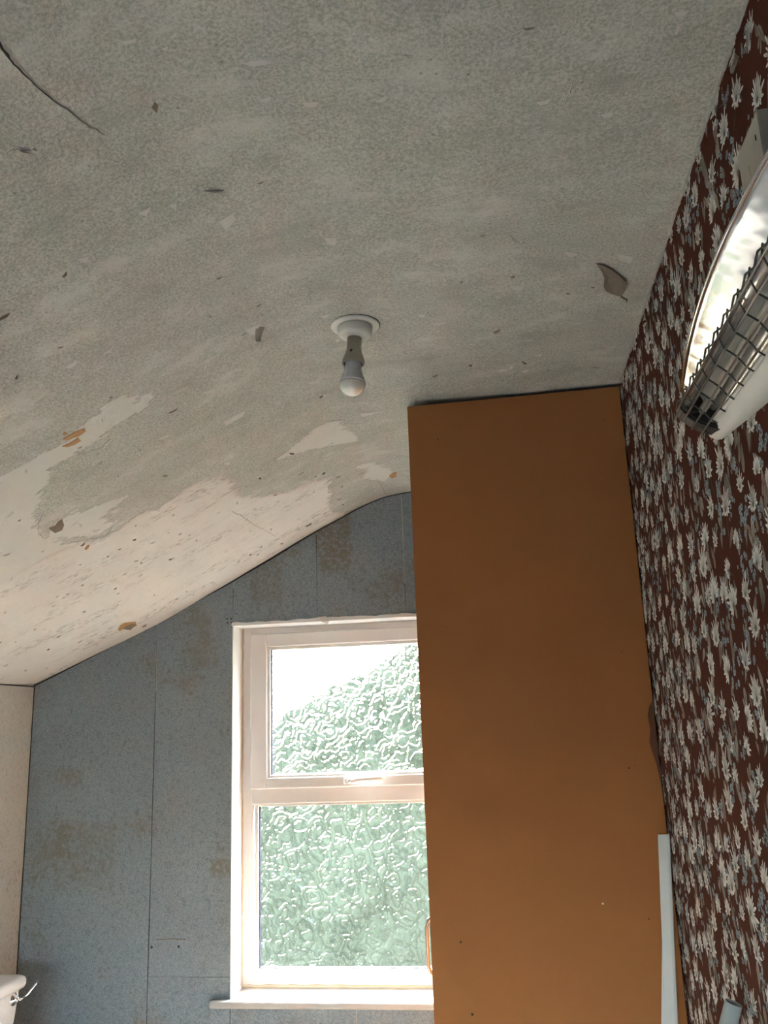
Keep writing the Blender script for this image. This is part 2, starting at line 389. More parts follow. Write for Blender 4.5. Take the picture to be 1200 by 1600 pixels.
# ------------------------------------------------------------------ far wall with window opening, clad in lining panels
WX0, WX1, WZ0, WZ1 = -1.060, -.165, EYE - .945, EYE + .402     # opening
def far_wall():
    bm = bmesh.new(); y0, y1 = YF + .004, YF + .27
    for x0, x1, z0, z1 in ((XL - .1, WX0, -.1, 2.62), (WX1, XR, -.1, 2.62), (WX0, WX1, -.1, WZ0), (WX0, WX1, WZ1, 2.62)):
        bbox(bm, x0, x1, y0, y1, z0, z1)
    o = bmobj('wall_far', bm, M['brick'])
    tag(o, 'end wall round the window, clad in grey mottled lining sheets', 'wall', None, 'structure')
    g = .0030
    def panel(x0, x1, z0, z1=None):
        xs = np.linspace(x0 + g / 2, x1 - g / 2, 14 if z1 is None else 2)
        top = [(x, ceil_z(x) + .004) for x in xs] if z1 is None else [(x, z1 - g / 2) for x in xs]
        lo = xs[0] + random.uniform(-.002, .002)
        poly = [(lo, z0), (xs[-1], z0)] + top[::-1]
        return prism('lining_panel', poly, 'y', YF + random.uniform(-.0012, .0006), YF + .004, M['lining'], o)
    panel(XL, -1.374, 0); panel(-1.374, WX0, 1.55 - .871); panel(-1.374, WX0 - .0, 0, 1.55 - .871)
    panel(WX0, -.716, WZ1); panel(-.716, -.365, WZ1); panel(-.365, XR, WZ1)
    panel(WX0, -.60, 0, WZ0); panel(-.60, WX1, 0, WZ0); panel(WX1, XR, 0, WZ1)
    box('joint_backing', XL, WX0, YF + .0032, YF + .0042, 0, 1.7, M['gap'], o); box('joint_backing', WX0 - .05, .1, YF + .0032, YF + .0042, WZ1 + .01, 2.08, M['gap'], o)
    for xx, zz in ((-.716, 2.30), (-1.06, 2.1)): box('joint_backing', xx - .01, xx + .01, YF + .0032, YF + .0042, 2.0, zz, M['gap'], o)
    # screw holes
    for px, py, r in ((237, 1480, .0045), (279, 1479, .0045), (355, 967, .0035), (361, 967, .0035), (355.5, 973, .0035), (361.5, 973, .0035)):
        v = ray(px, py); p = v * (YF - .0016) / v.y
        lathe('screw_hole', [(0.0001, 0), (r, 0), (r, .0004), (.0001, .0004)], M['gap'], o, Matrix.Translation((p.x, p.y, p.z + EYE)) @ Matrix.Rotation(math.pi / 2, 4, 'X'), 10)
    # scratch above the holes
    pts = []
    for px, py in ((244, 1468.5), (258, 1468), (262, 1467), (290, 1467.5)):
        v = ray(px, py); p = v * (YF - .001) / v.y; pts.append((p.x, p.y, p.z + EYE))
    tube('scratch', pts, .0015, M['brown_hole'], o, 5)
    return o
wf = far_wall()

# ------------------------------------------------------------------ window
def window():
    W = empty('window_1', ((WX0 + WX1) / 2, YF + .13, WZ0), 'white plastic window with patterned obscure glass, opening top light', 'window', 'structure')
    yf = 3.43; yb = yf + .065
    x0, x1 = WX0 + .003, WX1 - .003; z0, z1 = EYE - .935, EYE + .401
    zt, zb = EYE - .234, EYE - .277        # transom
    fw = .042
    # outer frame members with mitred, stepped profile
    def bar(name, xa, xb, za, zb_, ya=yf, yb_=yb, par=W, bev=.004): return box(name, xa, xb, ya, yb_, za, zb_, M['pvc'], par, bev, 2)
    bar('frame_jamb', x0, x0 + fw, z0, z1); bar('frame_jamb', x1 - fw, x1, z0, z1)
    bar('frame_head', x0 + fw - .004, x1 - fw + .004, z1 - .032, z1); bar('frame_foot', x0 + fw - .004, x1 - fw + .004, z0, z0 + .05)
    bar('transom', x0 + fw - .004, x1 - fw + .004, zb - .012, zt + .006)
    # opening top light: sash proud of the frame
    S = empty('top_sash', (0, 0, 0)); S.parent = W; S.matrix_parent_inverse = Matrix.Translation(W.location).inverted()
    sx0, sx1, sz0, sz1 = x0 + .036, x1 - .036, EYE - .232, EYE + .373
    gx0, gx1, gz0, gz1 = -.941, x1 - .112, EYE - .181, EYE + .307
    ys = yf - .014
    for nm, a, b, c, d in (('sash_stile', sx0, gx0 - .012, sz0, sz1), ('sash_stile', gx1 + .012, sx1, sz0, sz1),
                           ('sash_rail', gx0 - .014, gx1 + .014, gz1 + .012, sz1), ('sash_rail', gx0 - .014, gx1 + .014, sz0, gz0 - .010)):
        box(nm, a, b, ys, yb - .01, c, d, M['pvc'], S, .005, 3)
    def bead(par, gx0, gx1, gz0, gz1, y, wd=.014):
        for a, b, c, d in ((gx0 - wd, gx0, gz0 - wd, gz1 + wd), (gx1, gx1 + wd, gz0 - wd, gz1 + wd), (gx0, gx1, gz1, gz1 + wd), (gx0, gx1, gz0 - wd, gz0)):
            box('glazing_bead', a, b, y, y + .03, c, d, M['pvc'], par, .003)
        for a, b, c, d in ((gx0, gx0 + .004, gz0, gz1), (gx1 - .004, gx1, gz0, gz1), (gx0, gx1, gz0, gz0 + .003)):
            box('gasket', a, b, y + .012, y + .03, c, d, M['gasket'], par)
    def pane(par, gx0, gx1, gz0, gz1, y):
        o = box('pane', gx0 - .004, gx1 + .004, y, y + .006, gz0 - .004, gz1 + .004, M['glass'], par)
        o.data.materials.append(M['clear'])
        for p in o.data.polygons: p.material_index = 0 if p.normal.y < -.5 else 1
    bead(S, gx0, gx1, gz0, gz1, ys + .008); pane(S, gx0, gx1, gz0, gz1, ys + .03)
    lx0, lx1, lz0, lz1 = -.993, x1 - .060, EYE - .878, EYE - .299
    bead(W, lx0, lx1, lz0, lz1, yf + .004); pane(W, lx0, lx1, lz0, lz1, yf + .025)
    # espagnolette handle on the bottom rail of the sash
    H = empty('handle', (0, 0, 0)); H.parent = S; H.matrix_parent_inverse = Matrix.Translation(S.location).inverted()
    hx, hz = -.615, EYE - .209
    bm = bmesh.new(); bbox(bm, hx - .032, hx + .034, ys - .010, ys + .001, hz - .013, hz + .013, .006, 3); r = bmobj('handle', bm, M['pvc'], S)
    bpy.data.objects.remove(H)
    tube('lever', [(hx, ys - .006, hz), (hx, ys - .030, hz), (hx + .018, ys - .040, hz + .002), (hx + .05, ys - .042, hz + .006), (hx + .12, ys - .040, hz + .008), (hx + .128, ys - .038, hz + .008)],
         .009, M['pvc'], r, 10, [.011, .012, .012, .0095, .0085, .005])
    lathe('key_barrel', [(.0001, 0), (.0055, 0), (.0055, .003), (.0001, .003)], M['chrome_hard'], r, Matrix.Translation((hx - .002, ys - .041, hz + .001)) @ Matrix.Rotation(math.pi / 2, 4, 'X'), 14)
    # plastered reveal: sides, head
    box('reveal_side', WX0 - .001, WX0 + .0025, YF - .003, yf + .002, WZ0, WZ1, M['reveal'], W)
    box('reveal_side', WX1 - .0025, WX1 + .001, YF - .003, yf + .002, WZ0, WZ1, M['reveal'], W)
    box('reveal_head', WX0, WX1, YF - .003, yf + .002, WZ1 - .0025, WZ1 + .001, M['reveal'], W)
    # ragged white bead of filler along the head and down the side
    def ragged(name, pts, n, wmin, wmax, dirv, y0, th, mat):
        a, b = Vector(pts[0]), Vector(pts[1]); V = []; Fc = []; d = Vector(dirv)
        for i in range(n + 1):
            p = a.lerp(b, i / n); w_ = wmin + (wmax - wmin) * (.5 + .5 * mnoise.noise((i * .37, wmax * 900, p.x)))
            for yy in (y0, y0 - th):
                V.append((p.x, yy, p.z)); q = p + d * w_; V.append((q.x, yy, q.z))
        for i in range(n):
            k = i * 4
            Fc += [(k + 2, k + 6, k + 7, k + 3), (k + 3, k + 7, k + 5, k + 1), (k, k + 4, k + 6, k + 2), (k, k + 1, k + 5, k + 4)]
        Fc += [(0, 2, 3, 1), (4 * n, 4 * n + 1, 4 * n + 3, 4 * n + 2)]
        return mesh(name, V, Fc, mat, W)
    ragged('filler_bead', ((WX0 - .004, 0, WZ1 - .004), (WX1, 0, WZ1 - .004)), 60, .008, .018, (0, 0, 1), YF, .005, M['reveal'])
    # sealant squeezed out along the frame edge
    for nm, a, b, n in (('sealant', (x0 + .001, z0), (x0 + .001, z1), 90), ('sealant', (x0, z0 + .002), (x1, z0 + .002), 60)):
        pts = []
        for i in range(n + 1):
            t = i / n; x = a[0] + (b[0] - a[0]) * t; z = a[1] + (b[1] - a[1]) * t
            pts.append((x + .003 * mnoise.noise((t * 20, 3, n)), yf - .002, z + .003 * mnoise.noise((t * 20, 7, n))))
        tube(nm, pts, .004, M['sealant'], W, 6, [.0035 + .002 * mnoise.noise((i * .5, 1, n)) for i in range(n + 1)])
    for a, b in (((384, 1440), (392, 1466)), ((386, 1452), (378, 1430))):   # peeled strands
        va = ray(*a); vb = ray(*b); p = va * (yf - .012) / va.y; q = vb * (yf - .02) / vb.y
        tube('sealant_strand', [(p.x, p.y, p.z + EYE), ((p.x + q.x) / 2 - .003, p.y - .008, (p.z + q.z) / 2 + EYE), (q.x, q.y, q.z + EYE)], .0016, M['tape'], W, 5)
    # scrap of tape on the head
    v = ray(505, 967); p = v * (YF - .006) / v.y
    mesh('tape_scrap', [(p.x - .022, p.y, p.z + EYE + .008), (p.x + .010, p.y, p.z + EYE + .010), (p.x + .026, p.y + .006, p.z + EYE - .004), (p.x + .014, p.y + .012, p.z + EYE - .022), (p.x - .006, p.y + .002, p.z + EYE - .012)],
         [(0, 1, 2, 3, 4)], M['tape'], W)
    # sill board with rounded nose
    sx, zs = -1.131, EYE - .943
    bm = bmesh.new(); bbox(bm, WX0 + .001, WX1 - .001, YF - .002, yf + .004, zs - .024, zs + .0)
    bbox(bm, sx, -.09, YF - .035, YF, zs - .0245, zs + .0005, .009, 4)
    bmobj('window_sill', bm, M['sill'], W)
    return W
win = window()

# dark joint where the lining meets the slope, and along the left corner
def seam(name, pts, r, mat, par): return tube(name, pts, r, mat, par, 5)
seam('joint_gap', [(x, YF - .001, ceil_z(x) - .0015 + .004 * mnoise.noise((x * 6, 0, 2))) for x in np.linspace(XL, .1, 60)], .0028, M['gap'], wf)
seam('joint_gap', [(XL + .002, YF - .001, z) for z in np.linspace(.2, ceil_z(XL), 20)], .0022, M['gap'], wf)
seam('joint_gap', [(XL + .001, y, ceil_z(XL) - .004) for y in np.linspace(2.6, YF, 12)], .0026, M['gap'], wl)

# ------------------------------------------------------------------ ceiling damage: cracks, holes, lifted flakes
def cpt(px, py, off=.0008):
    p = on_ceiling(px, py); return p + cnormal(p.x) * off
def surf(p, off):
    z = ceil_z(p.x) + mnoise.noise((p.x * 1.8, p.y * 1.8, 0)) * .010 + mnoise.noise((p.x * 7, p.y * 7, 4)) * .0022
    return Vector((p.x, p.y, z)) + cnormal(p.x) * off
def crack(pix, widths):
    P = []
    for i in range(len(pix) - 1):
        for t in np.linspace(0, 1, 5)[:-1]:
            a, b = pix[i], pix[i + 1]; P.append((a[0] + (b[0] - a[0]) * t + random.uniform(-1, 1), a[1] + (b[1] - a[1]) * t + random.uniform(-1, 1), widths[i] + (widths[i + 1] - widths[i]) * t))
    P.append((*pix[-1], widths[-1])); P = [(a, b, c * .62 * random.uniform(.7, 1.3)) for a, b, c in P]
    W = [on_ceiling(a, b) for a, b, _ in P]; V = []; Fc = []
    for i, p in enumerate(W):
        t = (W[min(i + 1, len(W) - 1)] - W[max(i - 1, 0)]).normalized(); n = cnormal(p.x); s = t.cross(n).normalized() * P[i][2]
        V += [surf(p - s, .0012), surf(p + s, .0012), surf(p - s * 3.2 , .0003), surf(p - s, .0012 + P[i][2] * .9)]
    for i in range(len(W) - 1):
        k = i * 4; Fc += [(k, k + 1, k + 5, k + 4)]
    o = mesh('crack', V, Fc, M['gap'], ceiling)  # dark ribbon on the surface, painted as the shade inside the crack
    V2 = []; F2 = []
    for i in range(len(W)): V2 += [V[i * 4 + 2], V[i * 4 + 3]]
    for i in range(len(W) - 1): k = i * 2; F2.append((k, k + 1, k + 3, k + 2))
    mesh('lifted_lip', V2, F2, M['plaster_white'], o)
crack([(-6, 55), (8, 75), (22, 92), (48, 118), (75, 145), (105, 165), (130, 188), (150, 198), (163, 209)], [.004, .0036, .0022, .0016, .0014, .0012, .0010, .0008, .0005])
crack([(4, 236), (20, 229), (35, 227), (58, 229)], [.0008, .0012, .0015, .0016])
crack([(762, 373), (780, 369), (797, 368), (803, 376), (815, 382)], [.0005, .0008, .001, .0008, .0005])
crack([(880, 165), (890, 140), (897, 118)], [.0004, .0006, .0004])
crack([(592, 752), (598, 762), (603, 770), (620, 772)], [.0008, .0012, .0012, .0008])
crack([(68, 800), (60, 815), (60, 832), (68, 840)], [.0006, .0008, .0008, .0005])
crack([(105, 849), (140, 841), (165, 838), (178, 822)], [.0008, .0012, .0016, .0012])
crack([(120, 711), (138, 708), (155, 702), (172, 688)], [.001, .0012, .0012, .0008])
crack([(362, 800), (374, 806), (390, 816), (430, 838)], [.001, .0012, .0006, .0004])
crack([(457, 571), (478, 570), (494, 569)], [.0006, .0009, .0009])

def patch(name, pix, mat, off=.0012):
    P = [on_ceiling(*q) for q in pix]; n = len(P); V = [surf(p, off) for p in P] + [surf(p, -.004) for p in P]
    return mesh(name, V, [tuple(range(n))] + [(i, i + n, (i + 1) % n + n, (i + 1) % n) for i in range(n)], mat, ceiling)
patch('paint_hole', [(76, 824), (86, 821), (90, 815), (97, 811), (100, 820), (97, 827), (86, 832), (82, 830)], M['brown_hole'])
patch('paint_hole', [(98, 688), (108, 681), (118, 675), (132, 671), (134, 675), (124, 683), (112, 686), (104, 689)], M['orange'])
patch('paint_hole', [(97, 699), (108, 694), (122, 686), (126, 690), (115, 697), (104, 700)], M['orange'])
patch('paint_hole', [(97, 680), (102, 676), (106, 679), (101, 683)], M['orange'])
patch('paint_hole', [(132, 858), (136, 852), (140, 851), (138, 856), (134, 859)], M['orange'])
patch('paint_hole', [(184, 980), (188, 973), (196, 969), (212, 968), (214, 974), (205, 979), (192, 976), (188, 983)], M['orange'])
patch('paint_hole', [(190, 979), (205, 971), (212, 972), (204, 981)], M['brown_hole'], .0022)
patch('paint_hole', [(608, 743), (613, 738), (620, 737), (619, 744), (612, 747)], M['orange'])
patch('paint_hole', [(237, 165), (242, 158), (247, 163), (245, 173)], M['brown_hole'])

def flake(pix, lift, mat):
    """flap of paint: first two points stay on the ceiling, the others hang by lift"""
    P = [on_ceiling(*q) for q in pix]; n = len(P); V = []
    for i, p in enumerate(P): V.append(surf(p, .0008 if i < 2 else lift * (1 if i > 2 else .8)))
    V += [v + Vector((0, 0, .0012)) for v in V]
    Fc = [tuple(range(n)), tuple(range(2 * n - 1, n - 1, -1))] + [(i, i + n, (i + 1) % n + n, (i + 1) % n) for i in range(n)]
    return mesh('paint_flake', V, Fc, mat, ceiling)
def curl(px, py, hw, drop, ang, mat):
    """rolled strip of paint hanging from the ceiling"""
    p = surf(on_ceiling(px, py), 0); V = []; Fc = []; n = 7
    ax = Vector((math.cos(ang), math.sin(ang), 0)); d = Vector((-math.sin(ang), math.cos(ang), 0))
    for i in range(n):
        t = i / (n - 1); a = t * 2.0
        c = p + d * (drop * .55 * math.sin(a)) + Vector((0, 0, -drop * t))
        ww = hw * (1 - .45 * t)
        for s in (-1, 1): V.append(c + ax * (s * ww)); V.append(c + ax * (s * ww) + d * .001)
    for i in range(n - 1):
        k = i * 4; Fc += [(k, k + 2, k + 6, k + 4), (k + 1, k + 5, k + 7, k + 3), (k, k + 4, k + 5, k + 1), (k + 2, k + 3, k + 7, k + 6)]
    return mesh('paint_curl', V, Fc, mat, ceiling, True)
curl(407, 509, .010, .030, .6, M['holder'])
flake([(404, 505), (384, 516), (392, 522), (404, 521)], .003, M['plaster_white'])
big = mesh('hanging_paper_flap', [], [], M['flap'], ceiling)
def big_flap():
    pix = [(932, 411), (944, 413), (956, 419), (968, 427), (980, 438), (975, 442), (969, 447), (956, 445), (945, 441), (942, 436), (944, 429), (940, 421)]
    lift = [.002, .004, .005, .006, .012, .020, .026, .024, .022, .018, .010, .006]
    P = [surf(on_ceiling(*q), l) for q, l in zip(pix, lift)]
    cen = sum(P, Vector()) / len(P) + Vector((0, 0, .004)); n = len(P)
    V = P + [cen] + [p + Vector((0, 0, .0012)) for p in P]
    Fc = [(i, (i + 1) % n, n) for i in range(n)] + [(i, i + n + 1, (i + 1) % n + n + 1, (i + 1) % n) for i in range(n)] + [tuple(range(n + 1, 2 * n + 1))]
    me = big.data; me.from_pydata([tuple(v) for v in V], [], Fc); me.update()
    tube('frayed_thread', [P[6], P[6] + Vector((.004, -.003, -.006)), P[6] + Vector((.010, -.004, -.010)), P[6] + Vector((.009, -.006, -.016))], .0022, M['flap'], big, 5)
big_flap()
for pix, l in (([(506, 370), (526, 371), (523, 378), (512, 375)], .010), ([(318, 298), (350, 296), (348, 300), (334, 296)], .010), ([(30, 229), (61, 229), (58, 234), (36, 231)], .008),
               ([(375, 97), (412, 94), (430, 97), (395, 100)], .005), ([(215, 333), (236, 322), (228, 336)], .004), ([(263, 320), (276, 316), (274, 326), (268, 324)], .006),
               ([(412, 338), (415, 357), (410, 358), (408, 342)], .006), ([(343, 345), (364, 332), (367, 340), (352, 356)], .005), ([(494, 400), (505, 398), (503, 403)], .006),
               ([(316, 615), (336, 608), (334, 612), (322, 616)], .006), ([(348, 660), (384, 641), (376, 650), (352, 663)], .007), ([(562, 646), (600, 640), (580, 644), (566, 648)], .007),
               ([(350, 724), (360, 721), (356, 726)], .006), ([(296, 775), (305, 772), (312, 776), (300, 778)], .006), ([(241, 797), (250, 792), (249, 797)], .008),
               ([(500, 661), (525, 656), (540, 654), (522, 659)], .005), ([(505, 757), (519, 749), (512, 757)], .006), ([(1054, 50), (1060, 34), (1062, 38), (1057, 50)], .006),
               ([(748, 332), (770, 324), (772, 330), (758, 336)], .005), ([(776, 577), (793, 575), (790, 579), (782, 578)], .006), ([(834, 556), (848, 552), (844, 556)], .004),
               ([(650, 490), (664, 488), (662, 492)], .004), ([(672, 504), (698, 500), (685, 506)], .003), ([(144, 830), (156, 826), (150, 833)], .008), ([(172, 798), (190, 790), (180, 800)], .005),
               ([(123, 818), (128, 820), (126, 823)], .005), ([(320, 770), (330, 768), (328, 773)], .005), ([(965, 398), (990, 402), (985, 412), (968, 406)], .003),
               ([(175, 325), (190, 320), (185, 333)], .003), ([(120, 405), (140, 400), (133, 409)], .003), ([(498, 492), (518, 488), (510, 496)], .002), ([(880, 392), (905, 398), (890, 402)], .003)):
    flake(pix, l * (.45 if pix[0] == (30, 229) else .85), M['plaster_white'])
# the countless small chips standing off the paint
def chips(name, count, size, mat, slim=1.0):
    V = []; Fc = []
    for _ in range(count):
        x = random.uniform(-1.8, .3); y = random.uniform(.3, 3.25)
        if random.random() < .35 and x > -.4: continue
        a = random.gauss(0, .5); L = size * random.uniform(.004, .013) * random.choice((.6, 1, 1.4)); wd = L * slim * random.uniform(.2, .5)
        d = Vector((math.cos(a), math.sin(a), 0)); e = Vector((-d.y, d.x, 0)); p = Vector((x, y, 0)); k = len(V); l = random.uniform(.0015, .006)
        V += [surf(p - d * L, .0008), surf(p + d * L, .0008), surf(p + d * L * .5 + e * wd, l), surf(p - d * L * .4 + e * wd, l)]; Fc.append((k, k + 1, k + 2, k + 3))
    tag(mesh(name, V, Fc, mat, ceiling), kind='stuff')
chips('paint_chips', 520, 1.0, M['plaster_white']); chips('paint_scars', 120, .9, M['flap'], .45)
# torn plaster lip along the wallpapered wall
def lip():
    n = 260; V = []; Fc = []
    for i in range(n + 1):
        y = .45 + (2.305 - .45) * i / n; zc = ceil_z(.36) + mnoise.noise((.36 * 1.8, y * 1.8, 0)) * .010
        dz = .003 + .010 * max(0, mnoise.noise((y * 9, 1, 0)) + .1) + .005 * mnoise.noise((y * 55, 1, 3)); out = .0015 + .0012 * mnoise.noise((y * 30, 5, 5))
        V += [(XR + .002, y, zc - dz), (XR - out, y, zc - dz * .9), (XR - out - .003, y, zc + .002), (XR + .002, y, zc + .006)]
    for i in range(n):
        k = i * 4
        for a in range(4): Fc.append((k + a, k + (a + 1) % 4, k + 4 + (a + 1) % 4, k + 4 + a))
    mesh('plaster_lip', V, Fc, M['lip'], ceiling)
    V = []; Fc = []                                # curled scraps of wallpaper at the top
    for _ in range(46):
        y = random.uniform(.7, 2.28); z = 2.45 - random.uniform(.008, .026); L = random.uniform(.006, .016); h = random.uniform(.006, .016); k = len(V); t = random.uniform(.001, .005)
        V += [(XR - .0006, y - L, z - h), (XR - .0006, y + L, z - h * random.uniform(.4, 1)), (XR - t, y + L * .6, z), (XR - t * .7, y - L * .5, z - h * .2)]; Fc.append((k, k + 1, k + 2, k + 3))
    tag(mesh('torn_paper_edge', V, Fc, M['paper'], wr), kind='stuff')
lip()

# ------------------------------------------------------------------ wallpaper print on the right wall
def wallpaper():
    V = []; Fc = []; Col = []
    depth = [0.0006]
    def poly(pts, cols, lay):
        k = len(V)
        for (u, v), c in zip(pts, cols): V.append((XR - lay, u, v)); Col.append((*c, 1))
        Fc.append(tuple(range(k, k + len(pts))))
    def petal(cx, cz, ang, L, wd, c0, c1, lay):
        ca, sa = math.cos(ang), math.sin(ang)
        prof = ((0, 0), (.30, .55), (.66, 1), (.92, .62), (1, 0), (.92, -.62), (.66, -1), (.30, -.55))
        pts = [(cx + ca * L * t - sa * wd * s, cz + sa * L * t + ca * wd * s) for t, s in prof]
        cols = [tuple(a + (b - a) * t for a, b in zip(c0, c1)) for t, s in prof]
        poly(pts, cols, lay)
    W0, W1, G0 = (.26, .25, .235), (.97, .94, .88), (.085, .08, .075)
    def daisy(y, z, s, lay):
        tilt = math.pi / 2 + random.gauss(0, .5); n = random.randint(10, 14); side = random.random() < .35
        for ring in (0, 1):
            for i in range(n):
                a = tilt + (i + .5 * ring - n / 2) * (2 * math.pi / n) * (.62 if side else 1)
                up = .5 + .5 * math.cos(a - tilt)
                L = s * (.36 + .98 * up) * random.uniform(.75, 1.12) * (1 if ring == 0 else .72); q = random.uniform(.75, 1.05)
                petal(y, z, a, L, s * (.088 if ring == 0 else .065), W0 if ring == 0 else (.26, .25, .235), tuple(v * q for v in W1), lay + .00012 * ring)
        for i in range(6):
            petal(y, z, tilt + i * 1.05, s * .17, s * .07, (.12, .11, .09), (.22, .20, .16), lay + .0003)
        if random.random() < .6:                    # stalk
            petal(y, z, tilt + math.pi + random.gauss(0, .3), s * random.uniform(1.3, 1.9), s * .035, (.12, .10, .08), (.16, .13, .10), lay - .0001)
    def blue(y, z, s, lay):
        for j in range(random.randint(9, 16)):
            cy = y + random.gauss(0, s * .42); cz = z + random.gauss(0, s * .5); r = s * random.uniform(.13, .22); b = random.uniform(.65, 1.15); a0 = random.uniform(0, 6)
            for i in range(5):
                petal(cy, cz, a0 + i * 1.257, r, r * .42, (.14 * b, .175 * b, .195 * b), (.42 * b, .49 * b, .52 * b), lay + j * 4e-6)
            petal(cy - r * .15, cz, 0, r * .35, r * .18, (.03, .03, .035), (.03, .03, .035), lay + .0002)
    def leaf(y, z, s, lay):
        a = math.pi / 2 + random.gauss(0, .35) + (math.pi if random.random() < .5 else 0); c = random.choice(((.32, .27, .225), (.39, .34, .285), (.31, .215, .175), (.27, .25, .21)))
        petal(y, z, a, s, s * random.uniform(.14, .24), tuple(v * .7 for v in c), c, lay)
        if random.random() < .4: petal(y + s * .1, z, a + random.choice((-1, 1)) * .5, s * .7, s * .13, tuple(v * .7 for v in c), c, lay)
        petal(y, z, a, s * .9, s * .012, (.08, .06, .05), (.1, .08, .06), lay + .0002)
    y0, y1, z0, z1 = .30, 2.42, .70, 2.44
    def scatter(n, r, fn, smin, smax, lay):
        pts = []; tries = 0
        while len(pts) < n and tries < n * 30:
            tries += 1; y = random.uniform(y0, y1); z = random.uniform(z0, z1)
            if all(abs(y - a) > r * 1.1 or abs(z - b) > r or math.hypot((y - a) / 1.1, z - b) > r for a, b in pts): pts.append((y, z))
        for y, z in pts: fn(y, z, random.uniform(smin, smax), lay)
    scatter(1400, .024, leaf, .026, .052, .0005)
    scatter(560, .045, blue, .022, .036, .0009)
    scatter(720, .050, daisy, .020, .037, .0013); scatter(150, .10, leaf, .026, .045, .0018)
    me = bpy.data.meshes.new('flower_print'); me.from_pydata(V, [], Fc); me.update()
    at = me.color_attributes.new('col', 'FLOAT_COLOR', 'POINT'); at.data.foreach_set('color', np.array(Col, np.float32).ravel())
    o = link('flower_print', me, M['print'], wr)
    tag(o, 'white daisies, blue blossom sprigs and tan leaves printed on brown', kind='stuff')
wallpaper()

# ------------------------------------------------------------------ tall cupboard in the corner
def cupboard():
    x0, x1, y0, y1 = -.228, XR - .004, 2.312, 2.92
    t = empty('cupboard', ((x0 + x1) / 2, (y0 + y1) / 2, 0), 'tall built-in cupboard with plain brown hardboard side reaching the ceiling', 'cupboard')
    zl, zr = EYE + .882, EYE + .890
    prism('side_panel', [(x0, 0), (x1, 0), (x1, zr), (x0, zl)], 'y', y0, y0 + .016, M['board'], t, .0012)
    box('back_panel', x0 + .02, x1, y1 - .012, y1, .0, zl - .002, M['board'], t)
    box('top_panel', x0 + .02, x1, y0 + .017, y1 - .013, zl - .02, zl - .004, M['board'], t)
    box('plinth', x0 + .03, x0 + .045, y0 + .017, y1 - .013, 0, .10, M['board'], t)
    d = box('door', x0 + .002, x0 + .019, y0 + .020, y1 - .014, .11, zl - .024, M['board'], t, .0015)
    ya = 2.56; za, zb = EYE - .676, EYE - .519; xo = x0 - .034
    tube('pull_handle', [(x0 + .004, ya, za), (x0 - .016, ya, za + .002), (xo + .006, ya, za + .012), (xo, ya, za + .030), (xo, ya, zb - .030), (xo + .006, ya, zb - .012), (x0 - .016, ya, zb - .002), (x0 + .004, ya, zb)], .0055, M['door_pull'], d, 10)
    # varnish stain near the wall edge
    pts = []
    for px, py in ((1018, 1072), (1024, 1078), (1026, 1100), (1031, 1140), (1036, 1190), (1038, 1236), (1035, 1238), (1032, 1222), (1026, 1195), (1019, 1175), (1015, 1160), (1016, 1140), (1012, 1118), (1014, 1105), (1019, 1095)):
        v = ray(px, py); p = v * (y0 - .0006) / v.y; pts.append((min(p.x, x1 - .001), p.y, p.z + EYE))
    mesh('stain', pts, [tuple(range(len(pts)))], M['stain'], t)
    for px, py, r, mt in ((684, 686, .0022, 'gap'), (720, 1472, .003, 'gap'), (738, 1585, .0035, 'gap'), (983, 1200, .0025, 'gap'), (992, 1196, .0016, 'gap'), (942, 1412, .0028, 'tape'), (1014, 1436, .0018, 'gap'), (698, 980, .0014, 'gap'), (971, 1019, .0016, 'gap'), (945, 655, .0016, 'gap'), (860, 1330, .0012, 'gap')):
        v = ray(px, py); p = v * y0 / v.y
        lathe('mark', [(.0001, 0), (r, 0), (r * .8, .0006), (.0001, .0006)], M[mt], t, Matrix.Translation((p.x, y0 + .0001, p.z + EYE)) @ Matrix.Rotation(math.pi / 2, 4, 'X'), 8)
cupboard()

# ------------------------------------------------------------------ white trims leaning in the corner
def trims():
    def lean(name, top, bot, wd, th, label):
        """L-shaped plastic moulding with a rounded arris"""
        top, bot = Vector(top), Vector(bot); sec = [(-wd / 2, 0), (wd / 2 - .009, 0), (wd / 2 - .003, -.003 + .005), (wd / 2, .010), (wd / 2, th), (wd / 2 - .003, th), (wd / 2 - .004, .006), (-wd / 2, .0035)]
        V = []; n = len(sec); N = 14
        for i in range(N + 1):
            c = bot.lerp(top, i / N)
            for u, v in sec: V.append((c.x + u + .0008 * mnoise.noise((i, u * 90, 2)), c.y + v, c.z))
        Fc = [(i * n + k, i * n + (k + 1) % n, (i + 1) * n + (k + 1) % n, (i + 1) * n + k) for i in range(N) for k in range(n)]
        Fc += [tuple(range(n)), tuple(N * n + k for k in range(n - 1, -1, -1))]
        bm = bmesh.new(); vv = [bm.verts.new(v) for v in V]
        for f in Fc: bm.faces.new([vv[i] for i in f])
        bmesh.ops.recalc_face_normals(bm, faces=bm.faces)
        return tag(bmobj(name, bm, M['pvc_strip']), label, 'plastic strip', 'white strips leaning on the cupboard')
    k = (.701 - .284)
    # slopes continued down to the floor from the visible stretch
    ztop = EYE - .284
    dx = (.3285 - .3585) / k
    lean('plastic_strip', (.3545, 2.274, ztop), (.3555 + dx * ztop, 2.235, .003), .030, .020, 'long white plastic strip leaning against the brown cupboard beside the floral wall')
    ztop2 = EYE - .47
    lean('plastic_strip', (.345, 2.2995, ztop2), (.215, 2.285, .003), .022, .010, 'narrow white plastic strip mostly hidden behind the longer leaning strip')
trims()

